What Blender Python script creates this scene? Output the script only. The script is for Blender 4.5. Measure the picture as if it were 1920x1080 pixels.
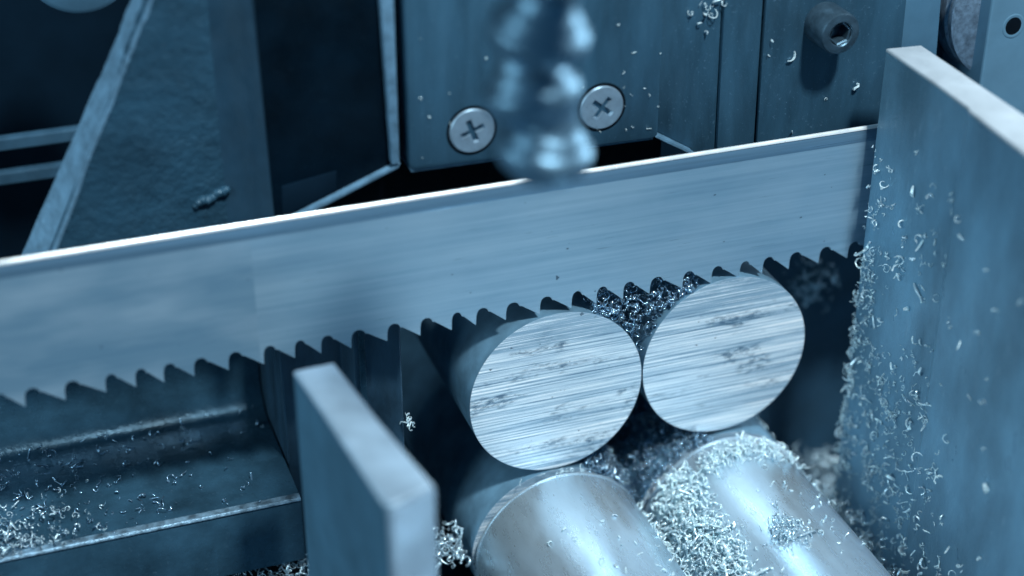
import bpy, bmesh, math, random
import numpy as np
from mathutils import Vector, Matrix, Euler
R = math.radians
MM = 0.001
random.seed(7); rng = np.random.default_rng(7)
for o in list(bpy.data.objects): bpy.data.objects.remove(o)
S = bpy.context.scene
COL = S.collection

# ------------------------------------------------------------------ camera
TH, HD = R(29.5), R(19.6)
cam_d = bpy.data.cameras.new('camera'); cam = bpy.data.objects.new('camera', cam_d); COL.objects.link(cam)
cam.location = (-0.1663, -0.3595, 0.2511)
cam.rotation_euler = (R(90) - TH, 0, -HD)
cam_d.sensor_width = 36; cam_d.lens = 3170 / 1920 * 36
cam_d.clip_start = 0.01; cam_d.clip_end = 50
cam_d.dof.use_dof = True; cam_d.dof.focus_distance = 0.452; cam_d.dof.aperture_fstop = 5.0
cam_d.dof.aperture_blades = 0
S.camera = cam
# ------------------------------------------------------------------ world and lamps
W = bpy.data.worlds.new('World'); S.world = W; W.use_nodes = True
bg = W.node_tree.nodes['Background']; bg.inputs[0].default_value = (0.18, 0.56, 1.0, 1); bg.inputs[1].default_value = 0.18
def area(name, loc, target, size, power, col, sy=None):
    l = bpy.data.lights.new(name, 'AREA'); l.energy = power; l.color = col; l.size = size
    if sy: l.shape = 'RECTANGLE'; l.size_y = sy
    o = bpy.data.objects.new(name, l); COL.objects.link(o); o.location = loc
    o.rotation_euler = (Vector(target) - Vector(loc)).to_track_quat('-Z', 'Y').to_euler()
    return o
area('overhead_lamp', (0.06, -0.52, 0.93), (0.0, 0.0, 0.03), 0.09, 18.5, (0.86, 0.95, 0.98))
area('side_fill', (-0.95, -0.12, 0.36), (0.0, 0.0, 0.0), 0.50, 5.0, (0.66, 0.90, 1.0))  # added fill that brightens the left-facing plate faces
area('hose_backlight', (0.75, 0.20, 0.34), (-0.05, -0.07, 0.10), 0.30, 10, (0.85, 0.95, 1.0), 0.8)  # added backlight for the highlights on the hose's right side
S.view_settings.view_transform = 'Standard'; S.view_settings.look = 'None'
S.view_settings.exposure = 0; S.view_settings.gamma = 1

# ------------------------------------------------------------------ materials
def mat(name, col, rough=0.5, metal=0.0, var=0.25, scale=0.12, stretch=(1, 1, 1), bump=0.0, bscale=1.2, bstretch=None,
        speck=0.0, speck_col=None, sscale=0.6, sstretch=(1, 1, 1), spec=0.5, rvar=0.1, aniso=0.0):
    m = bpy.data.materials.new(name); m.use_nodes = True
    nt = m.node_tree; N = nt.nodes; Lk = nt.links
    b = N['Principled BSDF']
    b.inputs['Metallic'].default_value = metal
    b.inputs['Specular IOR Level'].default_value = spec
    b.inputs['Specular Tint'].default_value = (0.60, 0.84, 1.0, 1)
    tc = N.new('ShaderNodeTexCoord')
    oi = N.new('ShaderNodeObjectInfo'); om = N.new('ShaderNodeVectorMath'); om.operation = 'SCALE'; om.inputs[0].default_value = (0.37, 0.11, 0.29); Lk.new(oi.outputs['Random'], om.inputs['Scale'])
    oa = N.new('ShaderNodeVectorMath'); Lk.new(tc.outputs['Object'], oa.inputs[0]); Lk.new(om.outputs[0], oa.inputs[1]); off_v = oa.outputs[0]
    def noise(sc, st, detail=5, rg=0.6):
        mp = N.new('ShaderNodeMapping'); mp.inputs['Scale'].default_value = [1000 * sc * k for k in st]
        Lk.new(off_v, mp.inputs[0])
        n = N.new('ShaderNodeTexNoise'); n.inputs['Scale'].default_value = 1.0
        n.inputs['Detail'].default_value = detail; n.inputs['Roughness'].default_value = rg
        Lk.new(mp.outputs[0], n.inputs['Vector']); return n
    def ramp(src, p0, c0, p1, c1):
        r = N.new('ShaderNodeValToRGB'); e = r.color_ramp.elements
        e[0].position = p0; e[0].color = (*c0, 1); e[1].position = p1; e[1].color = (*c1, 1)
        Lk.new(src, r.inputs[0]); return r
    n1 = noise(scale, stretch)
    lo = tuple(c * (1 - var) for c in col); hi = tuple(min(1, c * (1 + var)) for c in col)
    r1 = ramp(n1.outputs['Fac'], 0.32, lo, 0.68, hi)
    out = r1.outputs[0]
    if speck:
        n2 = noise(sscale, sstretch, 3, 0.7)
        r2 = ramp(n2.outputs['Fac'], 0.62, (0, 0, 0), 0.74, (1, 1, 1))
        mx = N.new('ShaderNodeMix'); mx.data_type = 'RGBA'
        ml = N.new('ShaderNodeMath'); ml.operation = 'MULTIPLY'; ml.inputs[1].default_value = speck
        Lk.new(r2.outputs[0], ml.inputs[0]); Lk.new(ml.outputs[0], mx.inputs['Factor'])
        Lk.new(out, mx.inputs['A']); mx.inputs['B'].default_value = (*speck_col, 1)
        out = mx.outputs['Result']
    Lk.new(out, b.inputs['Base Color'])
    n3 = noise(scale * 3, stretch, 4)
    mr = N.new('ShaderNodeMapRange'); mr.inputs['To Min'].default_value = max(0.05, rough - rvar); mr.inputs['To Max'].default_value = min(1, rough + rvar)
    mr.inputs['From Min'].default_value = 0.3; mr.inputs['From Max'].default_value = 0.7
    Lk.new(n3.outputs['Fac'], mr.inputs['Value']); Lk.new(mr.outputs[0], b.inputs['Roughness'])
    if bump:
        n4 = noise(bscale, bstretch or (1, 1, 1), 4, 0.6)
        bp = N.new('ShaderNodeBump'); bp.inputs['Strength'].default_value = 1.0; bp.inputs['Distance'].default_value = bump * MM
        Lk.new(n4.outputs['Fac'], bp.inputs['Height']); Lk.new(bp.outputs[0], b.inputs['Normal'])
    return m

M = {}
M['black'] = mat('black_recess_shade', (0.0012, 0.003, 0.006), 0.6, 0, spec=0.2)  # near-black, puts the shade inside openings into the colour
M['cast'] = mat('rough_cast_paint', (0.015, 0.048, 0.080), 0.40, 0, var=0.3, scale=0.05, bump=0.75, bscale=0.36, speck=0.2, speck_col=(0.05, 0.11, 0.17), sscale=1.3)
M['panel'] = mat('dark_paint', (0.0010, 0.0050, 0.0105), 0.45, 0, spec=0.10, var=0.5, scale=0.05, bump=0.10, bscale=1.6, speck=0.30, speck_col=(0.03, 0.075, 0.12), sscale=1.8)
M['edge'] = mat('lit_edge_paint', (0.085, 0.175, 0.26), 0.5, 0.1, var=0.3, scale=0.25, bump=0.25, bscale=0.8)  # paler than the faces: light caught by the edges put into colour
M['block'] = mat('block_paint', (0.022, 0.063, 0.102), 0.42, 0.1, var=0.38, scale=0.06, stretch=(1.6, 1, 0.35), bump=0.05, bscale=2.2, speck=0.3, speck_col=(0.15, 0.28, 0.40), sscale=1.1)
M['grey'] = mat('grey_paint', (0.055, 0.135, 0.21), 0.5, 0.05, var=0.15, scale=0.05, bump=0.02, bscale=2)
M['pale'] = mat('pale_grey_paint', (0.085, 0.180, 0.260), 0.5, 0.0, var=0.12, scale=0.06)
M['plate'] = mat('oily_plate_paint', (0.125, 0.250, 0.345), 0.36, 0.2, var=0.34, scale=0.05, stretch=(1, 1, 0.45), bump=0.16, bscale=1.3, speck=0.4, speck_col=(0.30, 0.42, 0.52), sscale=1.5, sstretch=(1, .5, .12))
M['platetop'] = mat('lit_plate_top', (0.32, 0.37, 0.41), 0.55, 0.1, var=0.14, scale=0.10, bump=0.05, bscale=1.0)  # overhead light on the plate top put into a paler colour
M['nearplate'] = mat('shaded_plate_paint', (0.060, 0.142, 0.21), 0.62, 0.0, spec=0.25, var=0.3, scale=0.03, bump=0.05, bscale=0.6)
M['neartop'] = mat('lit_near_plate_edge', (0.26, 0.36, 0.45), 0.42, 0.4, var=0.38, scale=0.035, bump=0.05, bscale=0.5)  # lit top and front end put into the colour, paler than the face
M['ledge'] = mat('oily_ledge_steel', (0.022, 0.062, 0.098), 0.27, 0.25, var=0.5, scale=0.05, bump=0.12, bscale=0.9, speck=0.3, speck_col=(0.10, 0.18, 0.25), sscale=0.9)
M['jaw'] = mat('vise_jaw_steel', (0.020, 0.050, 0.082), 0.45, 0.2, var=0.4, scale=0.14, stretch=(1, 1, 0.3), bump=0.1, bscale=0.8)
M['bed'] = mat('bed_steel', (0.015, 0.040, 0.065), 0.5, 0.2, var=0.4, scale=0.1)
M['round'] = mat('turned_bar_steel', (0.53, 0.66, 0.745), 0.31, 0.70, var=0.12, scale=0.12, stretch=(1, 0.25, 1), bump=0.03, bscale=2.2, bstretch=(1, 0.2, 1), speck=0.35, speck_col=(0.15, 0.22, 0.30), sscale=1.2)
M['bar_skin'] = mat('shaded_bar_steel', (0.125, 0.245, 0.345), 0.40, 0.35, var=0.3, scale=0.10, bump=0.03, bscale=2)  # darker than the offcut steel: shade behind the blade put into colour
M['screw'] = mat('zinc_screw', (0.19, 0.28, 0.36), 0.36, 0.45, var=0.15, scale=0.3, bump=0.02, bscale=3)
M['socket'] = mat('black_socket_screw', (0.045, 0.085, 0.12), 0.38, 0.6, var=0.3, scale=0.4, bump=0.04, bscale=1.4)
M['chip'] = mat('bright_chip_steel', (0.54, 0.70, 0.80), 0.22, 0.65, var=0.3, scale=0.4)
M['oil_shade_chip'] = mat('oily_and_shaded_chip_steel', (0.26, 0.40, 0.52), 0.16, 0.85, var=0.6, scale=0.4)  # oily on the ledge; in wedge and heap the shade is in the colour
M['dustchip'] = mat('bright_dry_chip', (0.62, 0.78, 0.88), 0.26, 0.35, var=0.25, scale=0.4)
M['hose'] = mat('hose_plastic', (0.13, 0.24, 0.33), 0.40, 0.70, var=0.12, scale=0.1, spec=1.0)
M['roller'] = mat('turned_roller', (0.22, 0.32, 0.42), 0.35, 0.7, var=0.4, scale=0.5, stretch=(1, 4, 1))
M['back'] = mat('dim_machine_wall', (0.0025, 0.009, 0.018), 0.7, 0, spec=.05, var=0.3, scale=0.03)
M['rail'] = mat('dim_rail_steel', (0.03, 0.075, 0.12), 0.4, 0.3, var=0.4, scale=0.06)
M['rjaw'] = mat('dark_jaw_and_shade_paint', (0.014, 0.042, 0.072), 0.5, 0.1, var=0.25, scale=0.06)
M['backedge'] = mat('back_edge_highlight', (0.85, 0.92, 0.96), 0.30, 0.5, var=0.1, scale=0.2, stretch=(0.2, 1, 1))  # near-white: light reflected by the rounded crest put into the colour

def sawn_face(name, mode):
    """freshly sawn faces and the blade: fine lines along X, with dark pits and smears"""
    m = bpy.data.materials.new(name); m.use_nodes = True
    nt = m.node_tree; N = nt.nodes; Lk = nt.links; b = N['Principled BSDF']
    tc = N.new('ShaderNodeTexCoord')
    oi = N.new('ShaderNodeObjectInfo'); om = N.new('ShaderNodeVectorMath'); om.operation = 'SCALE'; om.inputs[0].default_value = (0.37, 0.11, 0.29); Lk.new(oi.outputs['Random'], om.inputs['Scale'])
    oa = N.new('ShaderNodeVectorMath'); Lk.new(tc.outputs['Object'], oa.inputs[0]); Lk.new(om.outputs[0], oa.inputs[1]); off_v = oa.outputs[0]
    if mode == 'blade': off_v = tc.outputs['Object']
    def noise(sx, sy, sz, detail, rg=0.6, off=(0, 0, 0), rot=0):
        mp = N.new('ShaderNodeMapping'); mp.inputs['Scale'].default_value = (1000 * sx, 1000 * sy, 1000 * sz)
        mp.inputs['Location'].default_value = off; mp.inputs['Rotation'].default_value = (0, rot, 0)
        Lk.new(off_v, mp.inputs[0])
        n = N.new('ShaderNodeTexNoise'); n.inputs['Scale'].default_value = 1; n.inputs['Detail'].default_value = detail; n.inputs['Roughness'].default_value = rg
        Lk.new(mp.outputs[0], n.inputs['Vector']); return n.outputs['Fac']
    def rmp(src, stops):
        r = N.new('ShaderNodeValToRGB'); e = r.color_ramp.elements
        while len(e) < len(stops): e.new(0.5)
        for k, (p, c) in enumerate(stops): e[k].position = p; e[k].color = (*c, 1)
        Lk.new(src, r.inputs[0]); return r.outputs[0]
    def mix(fac, a, c, blend='MIX'):
        mx = N.new('ShaderNodeMix'); mx.data_type = 'RGBA'; mx.blend_type = blend
        if isinstance(fac, (int, float)): mx.inputs['Factor'].default_value = fac
        else: Lk.new(fac, mx.inputs['Factor'])
        for s, k in ((a, 'A'), (c, 'B')):
            if isinstance(s, tuple): mx.inputs[k].default_value = (*s, 1)
            else: Lk.new(s, mx.inputs[k])
        return mx.outputs['Result']
    def mul(a, c):
        ml = N.new('ShaderNodeMath'); ml.operation = 'MULTIPLY'
        Lk.new(a, ml.inputs[0])
        if isinstance(c, (int, float)): ml.inputs[1].default_value = c
        else: Lk.new(c, ml.inputs[1])
        return ml.outputs[0]
    g = lambda v: (v, v, v)
    if mode == 'face':
        a0 = noise(0.03, 0.01, 2.3, 6, 0.74, rot=R(-1.5))
        a1 = noise(0.015, 0.01, 0.55, 3, 0.6, (3, 0, 9), rot=R(-1.5))
        wmp = N.new('ShaderNodeMapping'); wmp.inputs['Rotation'].default_value = (0, R(-1.5), 0); wmp.inputs['Scale'].default_value = (20, 20, 1000)
        Lk.new(off_v, wmp.inputs[0])
        wv = N.new('ShaderNodeTexWave'); wv.wave_type = 'BANDS'; wv.bands_direction = 'Z'; wv.inputs['Scale'].default_value = 0.30
        wv.inputs['Distortion'].default_value = 9.0; wv.inputs['Detail'].default_value = 3; wv.inputs['Detail Scale'].default_value = 0.5
        Lk.new(wmp.outputs[0], wv.inputs['Vector'])
        wr = N.new('ShaderNodeMapRange'); wr.inputs['To Min'].default_value = .40; wr.inputs['To Max'].default_value = .62
        Lk.new(wv.outputs['Fac'], wr.inputs['Value'])
        lines = mix(0.27, mix(0.36, a0, a1), wr.outputs[0])
        base = rmp(lines, [(0.40, (0.085, 0.18, 0.275)), (0.47, (0.34, 0.48, 0.59)), (0.535, (0.64, 0.75, 0.82)), (0.60, (0.96, 0.98, 0.99))])
        sm = rmp(noise(0.035, 0.05, 0.10, 4, 0.65, (1, 4, 2)), [(0.52, g(0)), (0.60, g(1))])
        gr = rmp(noise(0.35, 0.5, 1.0, 5, 0.75, (5, 1, 0)), [(0.42, g(0)), (0.58, g(1))])
        base = mix(mul(mul(sm, gr), 0.9), base, (0.06, 0.13, 0.20))
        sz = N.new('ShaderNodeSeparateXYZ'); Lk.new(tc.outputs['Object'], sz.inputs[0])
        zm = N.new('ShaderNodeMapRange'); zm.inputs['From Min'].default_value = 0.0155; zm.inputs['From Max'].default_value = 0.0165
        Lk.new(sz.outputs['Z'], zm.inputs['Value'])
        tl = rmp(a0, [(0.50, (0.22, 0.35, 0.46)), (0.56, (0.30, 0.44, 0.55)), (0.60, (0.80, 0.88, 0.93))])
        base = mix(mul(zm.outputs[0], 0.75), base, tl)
        pit = rmp(noise(0.35, 0.3, 0.55, 3, 0.6, (8, 2, 3)), [(0.69, g(0)), (0.73, g(1))])
        base = mix(mul(pit, 0.8), base, (0.03, 0.07, 0.11))
        hgt = lines; bd = 0.20; rough = 0.36; metal = 0.25
    else:
        a0 = noise(0.006, 0.01, 0.9, 5, 0.65)
        a1 = noise(0.012, 0.02, 0.16, 4, 0.6, (3, 0, 1))
        lines = mix(0.55, a0, a1)
        base = rmp(lines, [(0.34, (0.165, 0.31, 0.435)), (0.5, (0.235, 0.395, 0.52)), (0.66, (0.31, 0.475, 0.595))])
        cl = rmp(noise(0.02, 0.02, 0.05, 4, 0.6, (2, 0, 5)), [(0.40, g(0)), (0.72, g(1))])
        base = mix(mul(cl, 0.45), base, (0.38, 0.54, 0.66))
        sc = rmp(noise(0.05, 0.05, 1.4, 4, 0.7, (7, 0, 2)), [(0.64, g(0)), (0.70, g(1))])
        base = mix(mul(sc, 0.6), base, (0.06, 0.12, 0.18))
        pit = rmp(noise(0.25, 0.3, 0.35, 2, 0.5, (4, 4, 4)), [(0.725, g(0)), (0.745, g(1))])
        base = mix(mul(pit, 0.85), base, (0.03, 0.07, 0.11))
        sx = N.new('ShaderNodeSeparateXYZ'); Lk.new(tc.outputs['Object'], sx.inputs[0])
        # the weld: left of it the band is dressed smooth and a little darker
        wl = N.new('ShaderNodeMapRange'); wl.inputs['From Min'].default_value = -0.1052; wl.inputs['From Max'].default_value = -0.1048
        Lk.new(sx.outputs['X'], wl.inputs['Value'])
        sm = rmp(noise(0.03, 0.05, 0.10, 3, 0.5, (9, 9, 1)), [(0.42, (0.13, 0.27, 0.39)), (0.72, (0.40, 0.55, 0.66))])
        base = mix(wl.outputs[0], mix(0.55, base, sm), base)
        hgt = a0; bd = 0.03; rough = 0.33; metal = 0.5
    Lk.new(base, b.inputs['Base Color'])
    b.inputs['Metallic'].default_value = metal; b.inputs['Roughness'].default_value = rough
    bp = N.new('ShaderNodeBump'); bp.inputs['Strength'].default_value = 1; bp.inputs['Distance'].default_value = bd * MM
    Lk.new(hgt, bp.inputs['Height']); Lk.new(bp.outputs[0], b.inputs['Normal'])
    return m
M['face'] = sawn_face('sawn_bar_face', 'face')
M['blade'] = sawn_face('brushed_blade_steel', 'blade')

# ------------------------------------------------------------------ builders (all numbers in millimetres)
def empty(name, loc, label, cat, group=None):
    o = bpy.data.objects.new(name, None); COL.objects.link(o); o.location = Vector(loc) * MM
    o.empty_display_size = 0.005
    return tag(o, label, cat, group)
def tag(o, label=None, cat=None, group=None, kind=None):
    for k, v in (('label', label), ('category', cat), ('group', group), ('kind', kind)):
        if v: o[k] = v
    return o
def origin_of(p):
    v = Vector((0, 0, 0))
    while p: v += p.location; p = p.parent
    return v / MM
def obj(name, bm, m, parent=None, at=None, smooth=False, label=None):
    """one mesh object; at = its origin (world mm). Geometry comes in world mm."""
    me = bpy.data.meshes.new(name)
    po = origin_of(parent) if parent else Vector((0, 0, 0))
    o0 = Vector(at) if at is not None else po
    bmesh.ops.translate(bm, verts=bm.verts, vec=-o0); bmesh.ops.scale(bm, verts=bm.verts, vec=(MM, MM, MM))
    bmesh.ops.recalc_face_normals(bm, faces=bm.faces)
    bm.to_mesh(me); bm.free()
    if smooth:
        for p in me.polygons: p.use_smooth = True
        try: me.set_sharp_from_angle(angle=R(smooth if smooth is not True else 35))
        except Exception: pass
    me.materials.append(m)
    o = bpy.data.objects.new(name, me); COL.objects.link(o)
    if parent: o.parent = parent
    o.location = (o0 - po) * MM
    if label: o['label'] = label
    return o
def bev(bm, w, seg=2, ang=30):
    if w <= 0: return bm
    es = [e for e in bm.edges if len(e.link_faces) == 2 and e.calc_face_angle(0) > R(ang)]
    bmesh.ops.bevel(bm, geom=es, offset=w, segments=seg, profile=0.5, affect='EDGES', clamp_overlap=True)
    return bm
def prism(pts, y0, y1, w=0.0, bm=None, axis='y'):
    """polygon in xz pushed from y0 to y1 (or in xy from z0 to z1 with axis='z', or yz with axis='x')"""
    own = bm is None
    if own: bm = bmesh.new()
    f = {'y': lambda p, t: (p[0], t, p[1]), 'z': lambda p, t: (p[0], p[1], t), 'x': lambda p, t: (t, p[0], p[1])}[axis]
    a = [bm.verts.new(f(p, y0)) for p in pts]; c = [bm.verts.new(f(p, y1)) for p in pts]
    bm.faces.new(a); bm.faces.new(list(reversed(c)))
    n = len(pts)
    for i in range(n): bm.faces.new((a[i], c[i], c[(i + 1) % n], a[(i + 1) % n]))
    bmesh.ops.recalc_face_normals(bm, faces=bm.faces)
    return bev(bm, w) if own else bm
def box(x0, x1, y0, y1, z0, z1, w=0.0):
    return prism([(x0, z0), (x1, z0), (x1, z1), (x0, z1)], y0, y1, w)
def lathe(prof, n=48, bm=None, mtx=None):
    """profile of (radius, t) about local z"""
    bm = bm or bmesh.new(); rows = []
    for r_, t in prof:
        rows.append([bm.verts.new((r_ * math.cos(2 * math.pi * k / n), r_ * math.sin(2 * math.pi * k / n), t)) for k in range(n)] if r_ > 1e-6 else [bm.verts.new((0, 0, t))])
    for a, c in zip(rows, rows[1:]):
        for k in range(n):
            k2 = (k + 1) % n
            if len(a) == 1 and len(c) == 1: continue
            if len(a) == 1: bm.faces.new((a[0], c[k2], c[k]))
            elif len(c) == 1: bm.faces.new((a[k], a[k2], c[0]))
            else: bm.faces.new((a[k], a[k2], c[k2], c[k]))
    if mtx is not None: bmesh.ops.transform(bm, matrix=mtx, verts=bm.verts)
    return bm
TOFRONT = Matrix.Rotation(R(90), 4, 'X')     # local z -> world -y
def along_y(prof, c, n=96):
    """profile (radius, y) about an axis parallel to Y through x=c[0], z=c[1]"""
    m = Matrix.Translation((c[0], 0, c[1])) @ Matrix.Rotation(R(-90), 4, 'X')
    return lathe(prof, n, mtx=m)

# ------------------------------------------------------------------ machine bed, walls behind
bm = box(-400, 400, -320, 300, -96, -78)
tag(obj('machine_bed', bm, M['bed']), kind='structure')
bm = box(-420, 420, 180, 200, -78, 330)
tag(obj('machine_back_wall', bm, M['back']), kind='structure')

# ------------------------------------------------------------------ saw blade
TIP, GUL, BT, BB = 25.9, 30.7, 65.1, 31.9
Y0, Y1 = 0.12, 1.42
gx = [-240, -229, -219, -210, -201, -193, -184.5, -176, -168, -160.5, -151.1, -141.8, -134.6, -127.6, -119.9, -111.3, -102.6, -94.8, -87.8, -79.7, -70.3, -61.6, -53.4, -46.4, -38.0, -28.7, -20.0, -12.8, -5.1, 3.0, 12.4, 20.9, 29.2, 36.4, 44.7, 54.0, 63.0, 72, 80, 89.5, 99]
blade = empty('bandsaw_blade', (0, 0.7, TIP), 'long brushed steel saw blade crossing the whole photo, hooked teeth pointing down', 'saw blade')
bm = box(gx[0], gx[-1], Y0, Y1, BB, 61.2)
obj('blade_body', bm, M['blade'], blade, at=(0, 0, 0))
# back edge: band's darker reflection and crest highlight are put into the colours
bm = prism([(Y0 + .0, 61.2), (Y0 - .10, 61.5), (Y0 + .16, 64.3), (Y0 + .42, 65.0), (Y0 + .65, 65.15), (Y1 - .42, 65.0), (Y1 - .1, 64.3), (Y1, 61.2)], gx[0], gx[-1], axis='x')
M['band'] = mat('dark_reflection_band', (0.15, 0.28, 0.40), 0.36, 0.6, var=0.15, scale=0.4, stretch=(0.03, 1, 3))
obj('back_edge', bm, M['band'], blade, at=(0, 0, 0), smooth=30)
bm = prism([(Y0 + .05, 64.75), (Y0 + .18, 65.2), (Y0 + .45, 65.5), (Y1 - .4, 65.55), (Y1 - .1, 65.1), (Y1 - .05, 64.3)], gx[0], gx[-1], axis='x')
obj('crest_highlight', bm, M['backedge'], blade, at=(0, 0, 0), smooth=40)
for i in range(len(gx) - 1):
    a, c = gx[i], gx[i + 1]; p = c - a
    # from tip: up the steep rake face, round the gullet, straight down the relief to the next tip
    pn = (gx[i + 2] - c) if i + 2 < len(gx) else p
    D_ = GUL - TIP; ga = a - .21 * p; tb = c - .21 * pn
    def arc(t0, w, k0, k1): return [(t0 + .222 * w + .20 * w * math.cos(R(q)), GUL - .40 * D_ + .40 * D_ * math.sin(R(q))) for q in range(k0, k1, -15)]
    pts = [(a, BB), (a, GUL)] + arc(ga, p, 75, 5) + [(ga + .47 * p, GUL - .30 * D_), (tb - .02 * p, TIP + .02), (tb, TIP), (tb + .012 * pn, TIP + .55 * D_)] + arc(tb, pn, 180, 100) + [(c, GUL), (c, BB)]
    setd = (-.22, .12, 0.0)[i % 3]
    bm = prism(pts, Y0, Y1)
    for v in bm.verts:
        if v.co.z < GUL - .5: v.co.y += setd * (GUL - .5 - v.co.z) / (GUL - TIP)
    obj('tooth', bm, M['blade'], blade, at=(0, 0, 0))

# ------------------------------------------------------------------ round bars and offcuts
RB = 25.0
def bar(name, c, ra, label):
    t = empty(name, (c[0], 0, c[1] - ra), label, 'steel bar', 'round bars clamped behind the blade')
    prof = [(ra - .02, 0.02), (ra, 0.25), (ra, 40), (ra, 135), (ra - .5, 135.5), (0, 135.5)]
    obj('bar_body', along_y(prof, c), M['bar_skin'], t, at=(c[0], 0, c[1]), smooth=30)
    prof = [(0, 0.0), (ra * .5, 0.0), (ra - .16, 0.0), (ra - .02, 0.08), (ra - .02, .3), (0, .3)]
    obj('cut_face', along_y(prof, c), M['face'], t, at=(c[0], 0, c[1]), smooth=20)
    return t
bar('round_bar', (-25.3, 0.0), RB, 'upper left round steel bar, its bright sawn face streaked with dark pits')
bar('round_bar', (25.0, 1.3), RB, 'upper right round steel bar, its sawn face nearest the tall chip-covered plate')
bar('round_bar', (-25.2, -50.5), RB, 'lower left round bar in shade right behind the narrow saw cut')
bar('round_bar', (26.0, -50.2), RB, 'lower right round bar hidden in shade behind the chip-strewn offcut')
def offcut(c, ra, y0, y1, tilt, label):
    t = empty('bar_offcut', (c[0], y0, c[1] - ra), label, 'bar offcut', 'cut-off bar pieces lying in front')
    prof = [(0, y0), (ra - 1.1, y0), (ra - .35, y0 - .22), (ra, y0 - 1.0), (ra, y0 - 30), (ra, y1 + 1), (ra - 1, y1), (0, y1)]
    b = obj('offcut_body', along_y(prof, c, 128), M['round'], t, at=(c[0], y0, c[1]), smooth=40)
    pr = [(ra - .9, y0 + .02), (ra + .12, y0 + .10), (ra + .22, y0 - .25), (ra + .05, y0 - .75), (ra - .9, y0 - .6)]
    obj('burr_rim', along_y(pr + [pr[0]], c, 128), M['round'], t, at=(c[0], y0, c[1]), smooth=50)
    return t
offcut((-25.0, -50.6), RB, -2.7, -150, 0, 'left cut-off round bar piece with a clean satin top, under the left sawn face')
offcut((26.2, -50.3), RB, -2.4, -150, 0, 'right cut-off round bar piece heaped with curly chips on its back end')

# ------------------------------------------------------------------ tall plate at the right
def slab(name, pts_xy, z0, z1, label, tm, w=.5, bmt='plate'):
    t = empty(name, (pts_xy[0][0], pts_xy[0][1], z0), label, 'steel plate')
    bm = prism(pts_xy, z0, z1 - .9, .25, axis='z'); obj('plate_body', bm, M[bmt], t)
    ins = pts_xy
    bm = prism(ins, z1 - .9, z1, 0, axis='z')
    top = [e for e in bm.edges if all(v.co.z > z1 - .01 for v in e.verts)]
    bmesh.ops.bevel(bm, geom=top, offset=w, segments=3, profile=.5, affect='EDGES')
    obj('top_edge', bm, tm, t, smooth=40)
    return t
slab('side_plate', [(62.6, -5), (62.2, -30), (61.4, -45), (60.6, -46.5), (59.0, -72), (57.0, -130), (68.5, -130), (71.2, -60), (72.4, -6)], -78, 89.9,
     'tall plate at the right with pale top and chips stuck over its face', M['platetop'])
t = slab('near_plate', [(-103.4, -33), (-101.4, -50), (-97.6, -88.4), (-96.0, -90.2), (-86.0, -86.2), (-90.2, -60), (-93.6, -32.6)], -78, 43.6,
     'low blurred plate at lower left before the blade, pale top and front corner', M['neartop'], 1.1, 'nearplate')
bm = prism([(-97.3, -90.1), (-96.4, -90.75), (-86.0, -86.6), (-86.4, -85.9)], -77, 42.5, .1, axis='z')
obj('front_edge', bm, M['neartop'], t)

# ------------------------------------------------------------------ left ledge, vise jaw, right jaw
lg = empty('support_ledge', (-160, 3, -78), 'dark oily ledge strewn with chips at lower left below the blade', 'ledge')
bm = prism([(3, -21.5), (3.8, -20.2), (5.5, -19.7), (44, -20.2), (47, -19.6), (49.4, -17.9), (51, -15.2), (51.6, -12), (51.8, 27), (62, 27), (62, -40), (3, -40)], -330, -97, .0, axis='x')
obj('ledge_casting', bm, M['ledge'], lg, smooth=50)
bm = prism([(3.0, -20.6), (2.75, -20.2), (3.2, -19.55), (5.2, -19.35), (5.2, -20.6)], -330, -97, .12, axis='x')
M['lip'] = mat('pale_lip_steel', (0.15, 0.25, 0.335), 0.36, 0.4, var=0.6, scale=0.4, bump=0.25, bscale=0.8)  # paler than the ledge casting
obj('front_lip', bm, M['lip'], lg, smooth=50)
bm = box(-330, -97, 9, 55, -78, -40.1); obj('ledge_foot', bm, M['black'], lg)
jw = empty('vise_jaw', (-78, 12, -78), 'dark upright vise jaw block between the low near plate and the left bar', 'vise jaw')
obj('jaw_block', prism([(-96.5, 20), (-80, 20), (-77.5, 15), (-65.3, 12), (-65.3, 60), (-96.5, 60)], -78, 24.6, .5, axis='z'), M['jaw'], jw)
obj('jaw_pad', prism([(-76.4, 14.0), (-74.8, 13.4), (-74.8, 14.8), (-76.4, 15.2)], -60, 24.4, .25, axis='z'), M['ledge'], jw)
rj = empty('vise_jaw', (80, 40, -78), 'dark blue jaw wall in shade right of the upper right bar', 'vise jaw')
obj('jaw_wall', box(51.5, 140, 40, 60, -78, 12, .6), M['rjaw'], rj)

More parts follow.
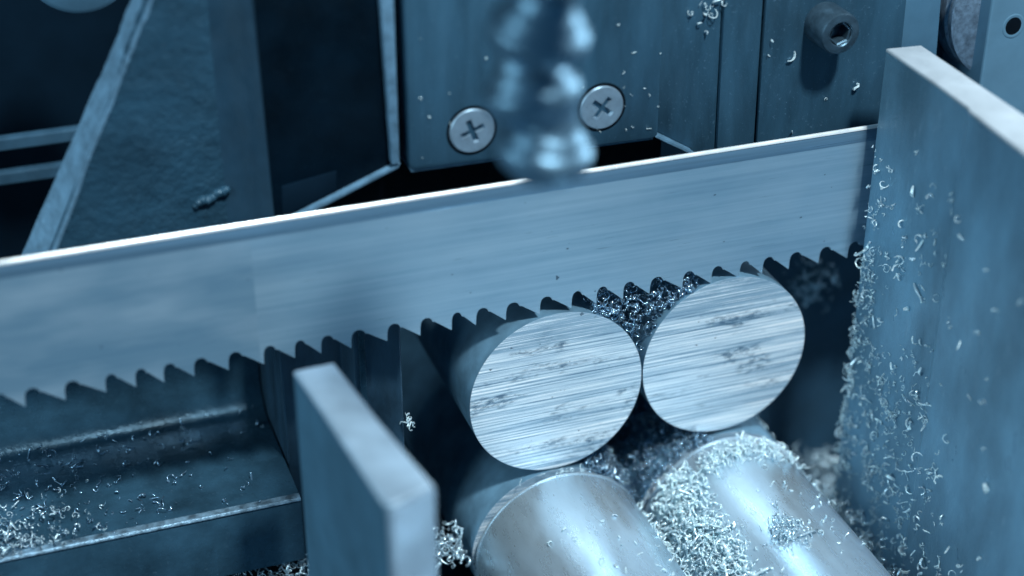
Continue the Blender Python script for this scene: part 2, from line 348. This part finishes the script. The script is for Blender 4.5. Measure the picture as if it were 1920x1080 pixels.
# ------------------------------------------------------------------ rough casting at upper left
ca = empty('saw_guide_casting', (-110, 22, 45), 'dark rough casting with pale slanting left edge, at upper left behind the blade', 'casting')
web = [(-118.0, 122), (-120.5, 115.9), (-126.5, 104.0), (-129.5, 97.0), (-151.2, 53.8), (-156.0, 43), (-100, 43), (-100, 122)]
obj('web', prism(web, 22.3, 31, 0), M['cast'], ca)
fr = [(-115.5, 124), (-120.0, 115.9), (-126.2, 103.5), (-129.8, 96.5), (-150.6, 53.8), (-156.0, 43)]
bk = [(-117.5, 124), (-123.2, 113.2), (-129.0, 101.2), (-133.0, 94.2), (-158.0, 49.0), (-160.5, 44)]
bm = bmesh.new(); rows = [[], [], [], []]
for k in range(41):
    t_ = k / 40 * 5; q = min(4, int(t_)); u_ = t_ - q; jt = random.uniform(-.28, .28)
    f_ = [fr[q][c] * (1 - u_) + fr[q + 1][c] * u_ for c in (0, 1)]; b_ = [bk[q][c] * (1 - u_) + bk[q + 1][c] * u_ for c in (0, 1)]
    rows[0].append(bm.verts.new((f_[0] + jt, 21.9, f_[1]))); rows[1].append(bm.verts.new((b_[0] + random.uniform(-.2, .2), 31, b_[1])))
    rows[2].append(bm.verts.new((b_[0] + 4, 31.2, b_[1]))); rows[3].append(bm.verts.new((f_[0] + 1.0 + jt, 21.9, f_[1])))
for a, c in ((0, 1), (1, 2), (2, 3), (3, 0)):
    for k in range(40): bm.faces.new((rows[a][k], rows[a][k + 1], rows[c][k + 1], rows[c][k]))
obj('sloping_edge', bm, M['edge'], ca, smooth=45)
bm = prism([(-108, 22.6), (-105, 22.0), (-102, 20.2), (-99.5, 17.0), (-97.6, 13.6), (-96.2, 12.4), (-96.2, 31), (-108, 31)], 43, 122, axis='z'); obj('rib', bm, M['rjaw'], ca, smooth=50)  # dark colour holds the shade of the column beside the panel
bm = prism([(-97.4, 122), (-96.4, 58.2), (-64.4, 70.4), (-64.4, 122)], 12.0, 22, .5); obj('smooth_panel', bm, M['panel'], ca, smooth=30)
obj('panel_foot', prism([(-94.6, 59.6), (-94.2, 68.2), (-80.2, 70.2), (-80.6, 64.9)], 11.7, 13, .25), M['back'], ca, smooth=30)
bm = prism([(-96.2, 58.4), (-97.4, 56.6), (-64.6, 69.0), (-64.0, 70.5)], 10.3, 22.5, .35); obj('lower_lip', bm, M['edge'], ca, smooth=40)
bm = prism([(-68.0, 122), (-66.6, 70.6), (-64.5, 70.6), (-64.5, 122)], 9.6, 22, .35); obj('edge_strip', bm, M['edge'], ca, smooth=40)
bm = bmesh.new()
for k in range(14):
    bmesh.ops.create_icosphere(bm, subdivisions=2, radius=random.uniform(.9, 1.5), matrix=Matrix.Translation((-114 + k * .6, 22.1 + random.uniform(-.3, .2), 61.6 + k * .22 + random.uniform(-.4, .4))))
obj('weld_bead', bm, M['cast'], ca, smooth=60)

# ------------------------------------------------------------------ guide block with two cross-head screws
gb = empty('guide_block', (-30, 8, 67), 'grey-blue guide block with two cross-head screws, behind the coolant hose', 'guide block')
blk = [(-62.4, 122), (-62.4, 70.2), (-61.4, 69.0), (3.6, 67.8), (5.0, 68.6), (5.0, 122)]
obj('block_body', prism(blk, 8, 34, .5), M['block'], gb, smooth=30)
obj('block_bottom_lip', prism([(-61.8, 69.05), (3.8, 67.85), (3.9, 67.2), (-61.9, 68.3)], 8.6, 34, .12), M['edge'], gb)
obj('side_cheek', prism([(5.1, 122), (5.1, 68.4), (16.5, 61.3), (16.5, 58), (23.6, 58), (22.6, 122)], 11.5, 34, .4), M['block'], gb, smooth=30)
obj('cheek_bevel', prism([(4.2, 68.1), (4.8, 67.6), (16.2, 60.6), (16.2, 61.5), (5.0, 68.5)], 8.2, 30, .15), M['edge'], gb)
obj('slot_shade', prism([(-97, 46), (-97, 57), (-64, 68), (-61, 68.0), (3, 67), (14, 60), (14, 46)], 25, 33), M['black'], gb)  # black backing, the opening's shade put into its colour

def cross_screw(c, rad, rot, y):
    b = Matrix.Translation((c[0], y, c[1])) @ TOFRONT @ Matrix.Rotation(rot, 4, 'Z')
    prof = [(rad, -1.5), (rad, .35), (rad - .22, .62), (rad * .6, .75), (0, .8)]
    n = 40
    head = obj('screw', lathe(prof, n, mtx=b), M['screw'], gb, at=(c[0], y, c[1]), smooth=30)
    # cross recess: four dark pits with lit flanks, sunk below a raised web
    bm = bmesh.new()
    for k in range(4):
        a = Matrix.Rotation(k * math.pi / 2, 4, 'Z')
        pts = [(-.42, .25), (.42, .25), (.36, rad * .56), (-.36, rad * .56)]
        vs = [bm.verts.new(a @ Vector((p[0], p[1], .83))) for p in pts]
        ctr = bm.verts.new(a @ Vector((0, .35, .1))); c2 = bm.verts.new(a @ Vector((0, rad * .42, .45)))
        bm.faces.new((vs[0], vs[1], ctr)); bm.faces.new((vs[1], vs[2], c2, ctr)); bm.faces.new((vs[2], vs[3], c2)); bm.faces.new((vs[3], vs[0], ctr, c2))
    bmesh.ops.transform(bm, matrix=b, verts=bm.verts)
    return head, bm, b
for c, rot in (((-46.1, 77.6), R(20)), ((-11.2, 78.8), R(-38))):
    rad = 5.9
    b = Matrix.Translation((c[0], 8, c[1])) @ TOFRONT @ Matrix.Rotation(rot, 4, 'Z')
    head = lathe([(0, -2), (rad, -2), (rad, .30), (rad - .28, .62), (rad * .55, .75), (0, .78)], 48, mtx=b)
    ho = obj('screw', head, M['screw'], gb, at=(c[0], 8, c[1]), smooth=25)
    # carve the cross recess
    cut = bmesh.new()
    for k in range(2):
        a = Matrix.Rotation(k * math.pi / 2, 4, 'Z')
        L1, w1, L2, w2 = 3.6, .85, 1.9, .4
        top = [(-L1, -w1), (L1, -w1), (L1, w1), (-L1, w1)]; bot = [(-L2, -w2), (L2, -w2), (L2, w2), (-L2, w2)]
        tv = [cut.verts.new(b @ a @ Vector((p[0], p[1], 1.2))) for p in top]; bv = [cut.verts.new(b @ a @ Vector((p[0], p[1], -1.35))) for p in bot]
        cut.faces.new(tv); cut.faces.new(list(reversed(bv)))
        for j in range(4): cut.faces.new((tv[j], bv[j], bv[(j + 1) % 4], tv[(j + 1) % 4]))
    co = obj('cutter', cut, M['screw'], None)
    md = ho.modifiers.new('b', 'BOOLEAN'); md.operation = 'DIFFERENCE'; md.object = co; md.solver = 'EXACT'; md.use_self = True
    dg = bpy.context.evaluated_depsgraph_get(); me = bpy.data.meshes.new_from_object(ho.evaluated_get(dg))
    ho.modifiers.clear(); ho.data = me
    bpy.data.objects.remove(co)
    rg = [(rad + .05, -.3), (rad + .05, .10), (rad + .75, .08), (rad + .75, -.3), (rad + .05, -.3)]
    obj('countersink_shade', lathe(rg, 48, mtx=b), M['black'], ho, at=(c[0], 8, c[1]))  # black ring, shade of the recess round the head put into colour

# ------------------------------------------------------------------ cover panels at the upper right
hp = empty('cover_panel', (50, 12, 45), 'plain grey-blue cover panel with one socket-head screw, above the blade', 'cover panel')
obj('narrow_strip', prism([(22.9, 122), (23.9, 45), (35.0, 45), (34.0, 122)], 10.5, 30, .5), M['block'], hp, smooth=30)
obj('main_panel', prism([(34.6, 122), (35.5, 45), (78, 45), (76.4, 122)], 10.0, 30, .5), M['block'], hp, smooth=30)
obj('pale_strip', prism([(76.8, 122), (78.4, 45), (92, 45), (88.0, 122)], 12.5, 30, .5), M['grey'], hp, smooth=30)
b = Matrix.Translation((52.2, 10, 93.0)) @ TOFRONT
prof = [(5.7, -1), (5.7, 8.4), (5.3, 9.3), (4.6, 9.5), (3.4, 9.5), (3.1, 9.2), (3.0, 4.5), (0, 4.0)]
sk = obj('socket_screw', lathe(prof, 48, mtx=b), M['socket'], hp, at=(52.2, 10, 93.0), smooth=40)
bm = bmesh.new()
n = 6
hx = [[(2.55 * (1 / math.cos(R(30)) if q else 1) * 1.0 * math.cos(k * math.pi / 3), 2.55 * math.sin(k * math.pi / 3)) for k in range(6)] for q in (0,)][0]
ring = []
for r_, t_ in ((3.15, 9.1), (2.7, 8.8), (2.55, 5.0)):
    ring.append([bm.verts.new(b @ Vector((math.cos(k * math.pi / 3 + .3) * r_, math.sin(k * math.pi / 3 + .3) * r_, t_))) for k in range(6)])
for a, c in zip(ring, ring[1:]):
    for k in range(6): bm.faces.new((a[k], a[(k + 1) % 6], c[(k + 1) % 6], c[k]))
bm.faces.new(ring[-1])
obj('hex_socket', bm, M['socket'], sk, at=(52.2, 10, 93.0))
rb = empty('hinge_bracket', (105, 5, 45), 'pale grey bracket with a round hole, in the upper right corner behind the tall plate', 'bracket')
obj('bracket_plate', box(100.4, 150, 5, 26, 40, 130, .6), M['pale'], rb)
b = Matrix.Translation((108.3, 5, 86.6)) @ TOFRONT
obj('hole', lathe([(2.1, .02), (2.9, .06), (3.3, .16), (3.5, .02)], 32, mtx=b), M['pale'], rb, at=(108.3, 5, 86.6), smooth=60)
obj('hole_shade', lathe([(2.6, .04), (0, .05)], 32, mtx=b), M['black'], rb, at=(108.3, 5, 86.6))  # black disc on the bracket face, the hole's shade as colour
ro = empty('guide_roller', (106, 16, 70), 'round turned metal roller edge peeking out behind the tall plate, beside the pale bracket', 'roller')
b = Matrix.Translation((106.5, 22, 88)) @ TOFRONT
obj('roller_disc', lathe([(0, 0), (19, 0), (20.3, 1), (20.6, 3), (20.0, 5.5), (19.2, 6.2), (19.2, 7), (20.5, 8.0), (20.3, 9.4), (19, 10), (0, 10)], 64, mtx=Matrix.Translation((112.5, 20, 89)) @ TOFRONT), M['roller'], ro, smooth=35)
gp = obj('gap_shade', box(88.5, 100.2, 24, 32, 45, 122), M['rjaw'], ro)  # dark sheet added in the gap, its shade put into the colour

# ------------------------------------------------------------------ dim rails far behind at left
for z, lab in ((47.5, 'upper of two dim blurred rails behind the casting at the left'), (36.8, 'lower of two dim blurred rails behind the casting at the left')):
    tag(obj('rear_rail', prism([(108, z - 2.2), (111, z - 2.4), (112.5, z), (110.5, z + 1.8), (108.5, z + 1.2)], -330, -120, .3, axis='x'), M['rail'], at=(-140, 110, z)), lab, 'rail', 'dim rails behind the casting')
bm = lathe([(0, 0), (14, 0), (15.5, 1.5), (15.5, 9), (14, 10), (0, 10)], 48, mtx=Matrix.Translation((-128, 112, 101)) @ TOFRONT)
tag(obj('rear_disc', bm, M['grey'], at=(-128, 112, 101), smooth=40), 'dim round disc cut off by the top edge, left of the slanting casting edge', 'disc')  # plain disc for a blurred round shape, its use unknown
# ------------------------------------------------------------------ coolant hose
hs = empty('coolant_hose', (-58.4, -75, 103), 'blurred segmented coolant hose hanging in front of the guide block, nozzle at the blade', 'coolant hose')
def hose_profile(first):
    p = [(5.0, 16.0), (5.6, 14.0)]
    for k in range(17):                                   # smooth bulb, its mouth turned in
        a = R(62 - k * 9.4); rr = 3.3 + 5.5 * math.cos(a); p.append((rr + (.9 if 5 <= k <= 9 and k != 6 else .55 if k == 10 else -.35 if k == 4 else .9 if k == 6 else 0), 6.4 + 6.4 * math.sin(a)))
    return p + ([(3.2, .8), (2.8, 1.8), (2.6, 15), (5.0, 16.0)] if first else [(3.4, 2.2), (3.2, 6), (3.2, 15), (5.0, 16.0)])
for k, (x, y, z, tx, ty) in enumerate(((-59.3, -74.6, 104.5, 8, 8), (-60.1, -75, 116.6, -5, -6), (-61.6, -76.5, 130.2, 12, 9), (-60.4, -75.5, 144.4, 14, -6), (-60, -79, 158, 34, 4), (-60, -87.5, 168, 50, 0), (-60, -98, 176, 68, 0), (-60, -110, 180, 80, 0))):
    mt = Matrix.Translation((x, y, z)) @ Euler((R(tx), R(ty), 0)).to_matrix().to_4x4()
    obj('hose_segment' if k else 'nozzle', lathe(hose_profile(k == 0), 48, mtx=mt), M['hose'], hs, at=(x, y, z), smooth=50)

# ------------------------------------------------------------------ chips
def chip_proto(rad, turns, pitch, w, th, n, taper=.3, wob=0.0):
    V = []; F = []
    for i in range(n + 1):
        s = i / n; a = turns * 2 * math.pi * s
        rr = rad * (1 + taper * (s - .5)) * (1 + wob * math.sin(5 * s + rad * 9))
        c = np.array([rr * math.cos(a), rr * math.sin(a), pitch * (s - .5)])
        e = np.array([math.cos(a), math.sin(a), 0.]); zz = np.array([0, 0, 1.])
        ww = w * (.45 + .55 * math.sin(math.pi * min(1, max(0, s * .9 + .06))))
        for (p, q) in ((-1, -1), (1, -1), (1, 1), (-1, 1)): V.append(c + e * th * .5 * p + zz * ww * .5 * q)
    for i in range(n):
        for k in range(4):
            k2 = (k + 1) % 4; F.append((4 * i + k, 4 * i + k2, 4 * i + 4 + k2, 4 * i + 4 + k))
    F.append((3, 2, 1, 0)); e = 4 * n; F.append((e, e + 1, e + 2, e + 3))
    V = np.array(V); V -= V.mean(0); V *= 1.2
    return V, np.array(F)
PROT = [chip_proto(.75, .55, .5, .40, .16, 6), chip_proto(.62, .8, .9, .34, .14, 7, .5), chip_proto(.5, 1.15, 1.2, .32, .12, 9), chip_proto(1.3, .3, .5, .42, .16, 5, .2, .1),
        chip_proto(.55, 1.35, 1.6, .30, .12, 10, .5), chip_proto(2.4, .16, .6, .36, .16, 5, wob=.1), chip_proto(.45, .6, .3, .55, .16, 5), chip_proto(.8, .9, 1.4, .26, .12, 8, .7),
        chip_proto(3.2, .10, .3, .30, .15, 4, wob=.15), chip_proto(.9, .22, .2, .62, .18, 4, .3)]
def rotm(n):
    q = rng.normal(size=(n, 4)); q /= np.linalg.norm(q, axis=1)[:, None]
    w, x, y, z = q.T
    return np.stack([np.stack([1 - 2 * (y * y + z * z), 2 * (x * y - z * w), 2 * (x * z + y * w)], 1), np.stack([2 * (x * y + z * w), 1 - 2 * (x * x + z * z), 2 * (y * z - x * w)], 1), np.stack([2 * (x * z - y * w), 2 * (y * z + x * w), 1 - 2 * (x * x + y * y)], 1)], 1)
def pile(name, P, label, smin=.6, smax=1.15, m=None, squash=None):
    P = np.asarray(P); n = len(P); Rm = rotm(n); sc = np.clip(rng.lognormal(math.log((smin + smax) / 2 * .88), .38, n), smin * .5, smax * 1.5); pid = rng.integers(0, len(PROT), n)
    Vs = []; Fs = []; off = 0
    for k, (V, F) in enumerate(PROT):
        ii = np.where(pid == k)[0]
        if not len(ii): continue
        X = np.einsum('nij,vj->nvi', Rm[ii], V) * sc[ii, None, None]
        if squash is not None: X *= np.array(squash)
        X += P[ii, None, :]
        Fk = F[None] + (np.arange(len(ii)) * len(V))[:, None, None] + off
        Vs.append(X.reshape(-1, 3)); Fs.append(Fk.reshape(-1, 4)); off += len(ii) * len(V)
    V = np.concatenate(Vs); F = np.concatenate(Fs)
    ctr = P.mean(0); V = (V - ctr) * MM
    me = bpy.data.meshes.new(name); me.vertices.add(len(V)); me.vertices.foreach_set('co', V.ravel())
    me.loops.add(F.size); me.loops.foreach_set('vertex_index', F.ravel().astype(np.int32))
    me.polygons.add(len(F)); me.polygons.foreach_set('loop_start', np.arange(0, F.size, 4, dtype=np.int32)); me.polygons.foreach_set('loop_total', np.full(len(F), 4, dtype=np.int32))
    me.update(calc_edges=True); me.validate()
    me.materials.append(m or M['chip'])
    o = bpy.data.objects.new(name, me); COL.objects.link(o); o.location = Vector(ctr) * MM
    return tag(o, label, 'metal chips', None, 'stuff')
def usurf(x, centers, ra=RB):
    """height of the upper envelope of cylinders at x"""
    z = np.full_like(x, -78.0)
    for cx, cz in centers:
        q = ra * ra - (x - cx) ** 2; ok = q > 0
        z[ok] = np.maximum(z[ok], cz + np.sqrt(q[ok]))
    return z
U = rng.uniform
UP = [(-25.3, 0), (25, 1.3)]; LOW = [(-25.0, -50.6), (26.2, -50.3)]
# wedge between the two upper bars
x = U(-15, 16, 950); y = U(1.7, 22, 950); zs = usurf(x, UP); top = 30.5 - .06 * (y - 2) ** 2 * .3 - np.abs(x - 1) * .12
y[:330] = U(.6, 2.5, 330)
z = zs + .4 + (top - zs) * U(0, 1, 950) ** .9
ok = (z > zs) & ~((y < 1.9) & (z > 25.3))
pile('chip_wedge', np.stack([x, y, z], 1)[ok], 'tangle of dark curly chips packed in the notch between the two upper bars', .75, 1.3, m=M['oil_shade_chip'])
# below the upper bars, between the four bars
n = 1700; x = U(-16, 22, n); y = U(-2, 30, n); zs = usurf(x, LOW)
z = zs + U(0, 1, n) ** 1.5 * (7 - np.abs(x - 2) * .25).clip(1, 8)
pile('chip_heap', np.stack([x, y, z], 1), 'heap of chips under the two upper bars, between them and the offcuts', .6, 1.2, m=M['oil_shade_chip'])
# groove between offcuts, piled against the right one
n = 1700; y = -6.5 - U(0, 1, n) ** 1.2 * 60; x = rng.normal(4.6, 3.3, n); x = np.where(x < -5, U(-2, 9, n), x)
zs = usurf(x, LOW); z = zs + U(0, 1, n) ** 1.6 * np.clip(5.5 - np.abs(x - 4) * .5, .6, 6) + .2
pile('chip_drift', np.stack([x, y, z], 1), 'bright drift of curly chips filling the groove between the two offcuts', .75, 1.6, m=M['dustchip'])
# on the back end of the right offcut
n = 330; a = rng.normal(-.02, .36, n); y = -9.5 + rng.normal(0, 2.4, n) - 4 * np.abs(a); rr = RB + .35 + U(0, 1, n) ** 2 * 2.2
x = 26.2 + rr * np.sin(a); z = -50.3 + rr * np.cos(a)
pile('chip_cap', np.stack([x, y, z], 1), 'chips heaped in a band just before the back rim of the right offcut', .6, 1.3, m=M['dustchip'])
# cluster low on the right offcut
n = 130; c = np.array([22.5, -47.5]); x = c[0] + rng.normal(0, 2.6, n); y = c[1] + rng.normal(0, 3, n); z = usurf(x, LOW) + .3 + U(0, 1, n) * 1.4
pile('chip_cluster', np.stack([x, y, z], 1), 'small tangled cluster of chips on the right offcut near the bottom of the photo', .7, 1.25)
# rear floor at right, far side between offcut and tall plate
n = 1100; x = U(46, 110, n); y = U(-25, 39, n); z = -77 + U(0, 1, n) * 10 + np.clip((x - 50) * .05, 0, 3)
zs = usurf(x, LOW); z = np.maximum(z, zs + .3)
pile('chip_bed', np.stack([x, y, z], 1), 'blurred bed of chips on the floor between the right offcut and the tall plate', .8, 1.5)
n = 420; x = U(53, 61.5, n); y = U(-75, 0, n); z = -62 + (x - 50) * 1.2 + U(-6, 2, n) + rng.normal(0, 1.5, n)
pile('chip_bank', np.stack([x, y, z], 1), 'chips banked against the foot of the tall plate beside the right offcut', .7, 1.25)
# floor at left
n = 1000; x = U(-150, -45, n); y = U(-40, 8, n); z = -77 + U(0, 1, n) * 6 + 10 * np.exp(-((x + 50) / 8) ** 2)
pile('chip_litter', np.stack([x, y, z], 1), 'chips littering the floor below the dark ledge and left of the left offcut', .8, 1.4)
n = 1000; x = U(-150, -52, n); y = U(-3, 9, n); z = -50 + U(0, 1, n) * 8
pile('chip_bunch', np.stack([x, y, z], 1), 'bunch of chips caught under the front of the dark ledge', .8, 1.35)
# on the ledge
n = 620; x = -98 - 85 * U(0, 1, n) ** .75; y = U(4, 46, n)
keep = U(0, 1, n) < .12 + .5 * np.clip((-x - 110) / 60, 0, 1) + .35 * (y > 38)
x, y = x[keep], y[keep]; z = -19.6 + U(0, 1, len(x)) * .8 + np.clip(y - 42, 0, 6) * .7
x2 = -172 + rng.normal(0, 9, 240); y2 = 10 + rng.normal(0, 7, 240); y2 = np.clip(y2, 3.2, 40); z2 = -19.4 + U(0, 1, 240) * 3
pile('chip_scatter', np.stack([x, y, z], 1), 'chips scattered thinly over the top of the dark ledge at lower left', .4, 1.3, m=M['oil_shade_chip'])
pile('chip_corner', np.stack([x2, y2, z2], 1), 'bright blurred heap of chips on the ledge in the lower left corner', .4, .95, m=M['chip'])
# fine spatter on the tall plate
def plate_x(y):
    return np.interp(-y, [5, 30, 45, 46.5, 72, 130], [62.6, 62.2, 61.4, 60.6, 59.0, 57.0])
def plate_pts(n):
    out = []
    while len(out) < n:
        y = -5 - 85 * random.random(); z = -60 + 125 * random.random()
        d = -y - 5
        edge = math.exp(-(d / 7) ** 2) * (1.0 if z < 28 else .22)
        mid = math.exp(-((d - 26) / 20) ** 2) * (.75 if z < 8 else .16) * (1.0 if z > -55 else .6)
        band = math.exp(-((z - 38 + .0 * d) / 10) ** 2) * math.exp(-(d / 14) ** 2) * .3
        if random.random() < .012 + edge + mid * .7 + band: out.append((y, z))
    return np.array(out)
seed = plate_pts(300); pp = []
for y_, z_ in seed:                                       # wet clumps of a few chips each
    for q in range(random.choice((1, 2, 3, 4, 7))): pp.append((min(-4.8, y_ + random.gauss(0, .9)), z_ + random.gauss(0, 1.3)))
pp = np.array(pp)
pile('chip_spatter', np.stack([plate_x(pp[:, 0]) - .25 - U(0, 1, len(pp)) ** 2 * .9, pp[:, 0], pp[:, 1]], 1), 'fine chips spattered thickly along the back edge of the tall plate', .35, .95, m=M['dustchip'], squash=(.7, 1, 1))
pp = plate_pts(170); ez = np.where(pp[:, 1] > 22, -15 - U(0, 30, 170), pp[:, 1])
pile('chip_crust', np.stack([U(62, 66, 170), -4.6 + U(0, 1, 170) ** 2 * 1.5, ez], 1), 'crust of chips clinging to the far vertical corner of the tall plate', .5, 1.1, m=M['dustchip'])
# dots on the right jaw wall
n = 130; x = 74 + rng.normal(0, 4, n); z = -6 + rng.normal(0, 4.5, n)
pile('chip_dots', np.stack([x, np.full(n, 39.4), z], 1), 'blurred chips stuck on the shaded jaw wall beside the right bar', .5, 1.5)

# single chips one can pick out
PM = []
for V, F in PROT:
    me = bpy.data.meshes.new('curled_chip'); me.from_pydata([tuple(v * MM) for v in V], [], [tuple(int(i) for i in f) for f in F]); me.materials.append(M['dustchip']); PM.append(me)
def single(p, s, label, group):
    o = bpy.data.objects.new('curled_chip', random.choice(PM)); COL.objects.link(o)
    o.location = Vector(p) * MM; o.rotation_euler = (random.uniform(0, 6.3), random.uniform(0, 6.3), random.uniform(0, 6.3)); o.scale = (s, s, s)
    return tag(o, label, 'chip', group)
for y, z in plate_pts(190):
    single((float(plate_x(np.array(y))) - .5, y, z), random.choice((.6, .8, 1.0, 1.2, 1.5, 1.9)), 'small bright curled chip sticking to the face of the tall plate at right', 'curled chips on the tall plate')
for k in range(34):
    y = -14 - 70 * random.random(); z = -45 + 115 * random.random()
    single((float(plate_x(np.array(y))) - .5, y, z), random.uniform(.6, 1.5), 'small bright curled chip sticking to the face of the tall plate at right', 'curled chips on the tall plate')
for k in range(46):
    a = random.gauss(.12, .45); y = -5 - 60 * random.random()
    single((26.2 + (RB + .4) * math.sin(a), y, -50.3 + (RB + .4) * math.cos(a)), random.uniform(.5, 1.0), 'small curled chip lying loose on the bright round side of the right offcut', 'loose chips on the right offcut')
for k in range(22):
    a = random.gauss(.25, .35); y = -22 - 35 * random.random() ** 1.3
    single((-25 + (RB + .35) * math.sin(a), y, -50.6 + (RB + .35) * math.cos(a)), random.uniform(.6, 1.1), 'small curled chip lying loose on the bright round side of the left offcut', 'loose chips on the left offcut')
for x, z, s in ((43.6, 84.5, 1.3), (63.8, 73.4, 1.5), (45.5, 62.6, 1.0), (37.2, 90, .7), (36.5, 86, .6), (55, 71, .5)):
    single((x, 9.5, z), s, 'small curled chip sticking to the cover panel near the socket-head screw', 'chips on the cover panel')
for k in range(34):
    x = random.gauss(-2, 8) if k < 20 else random.uniform(-60, 4); z = random.gauss(76, 6) if k < 20 else random.uniform(70, 105)
    if z < 69: z = 70 + random.random() * 4
    single((min(x, 4.5), 7.7, z), random.uniform(.2, .5), 'tiny chip sticking to the front of the guide block around its screws', 'chips on the guide block')

for k in range(7):
    single((-64.4 + random.gauss(0, .7), 11.4 - random.random() * 1.2, -7.5 + random.gauss(0, .8)), random.uniform(.6, 1.4), 'bright chip caught at the lower corner of the dark vise jaw beside the left bar', 'chips at the jaw corner')
for k in range(14):
    single((19.5 + random.gauss(0, 2.2), 10.6, 99 + random.gauss(0, 2.2)), random.uniform(.5, 1.3), 'thin chip in the tuft at the top edge, on the panel right of the hose', 'chips in the tuft at the top edge')
for k in range(12):
    single((-24 + random.gauss(0, 5), -1.6 - random.random() * 1.5, -25.4 + random.random() * .8), random.uniform(.4, .9), 'small chip wedged under the left sawn face on the rim of the left offcut', 'chips under the left sawn face')
S.render.engine = 'CYCLES'
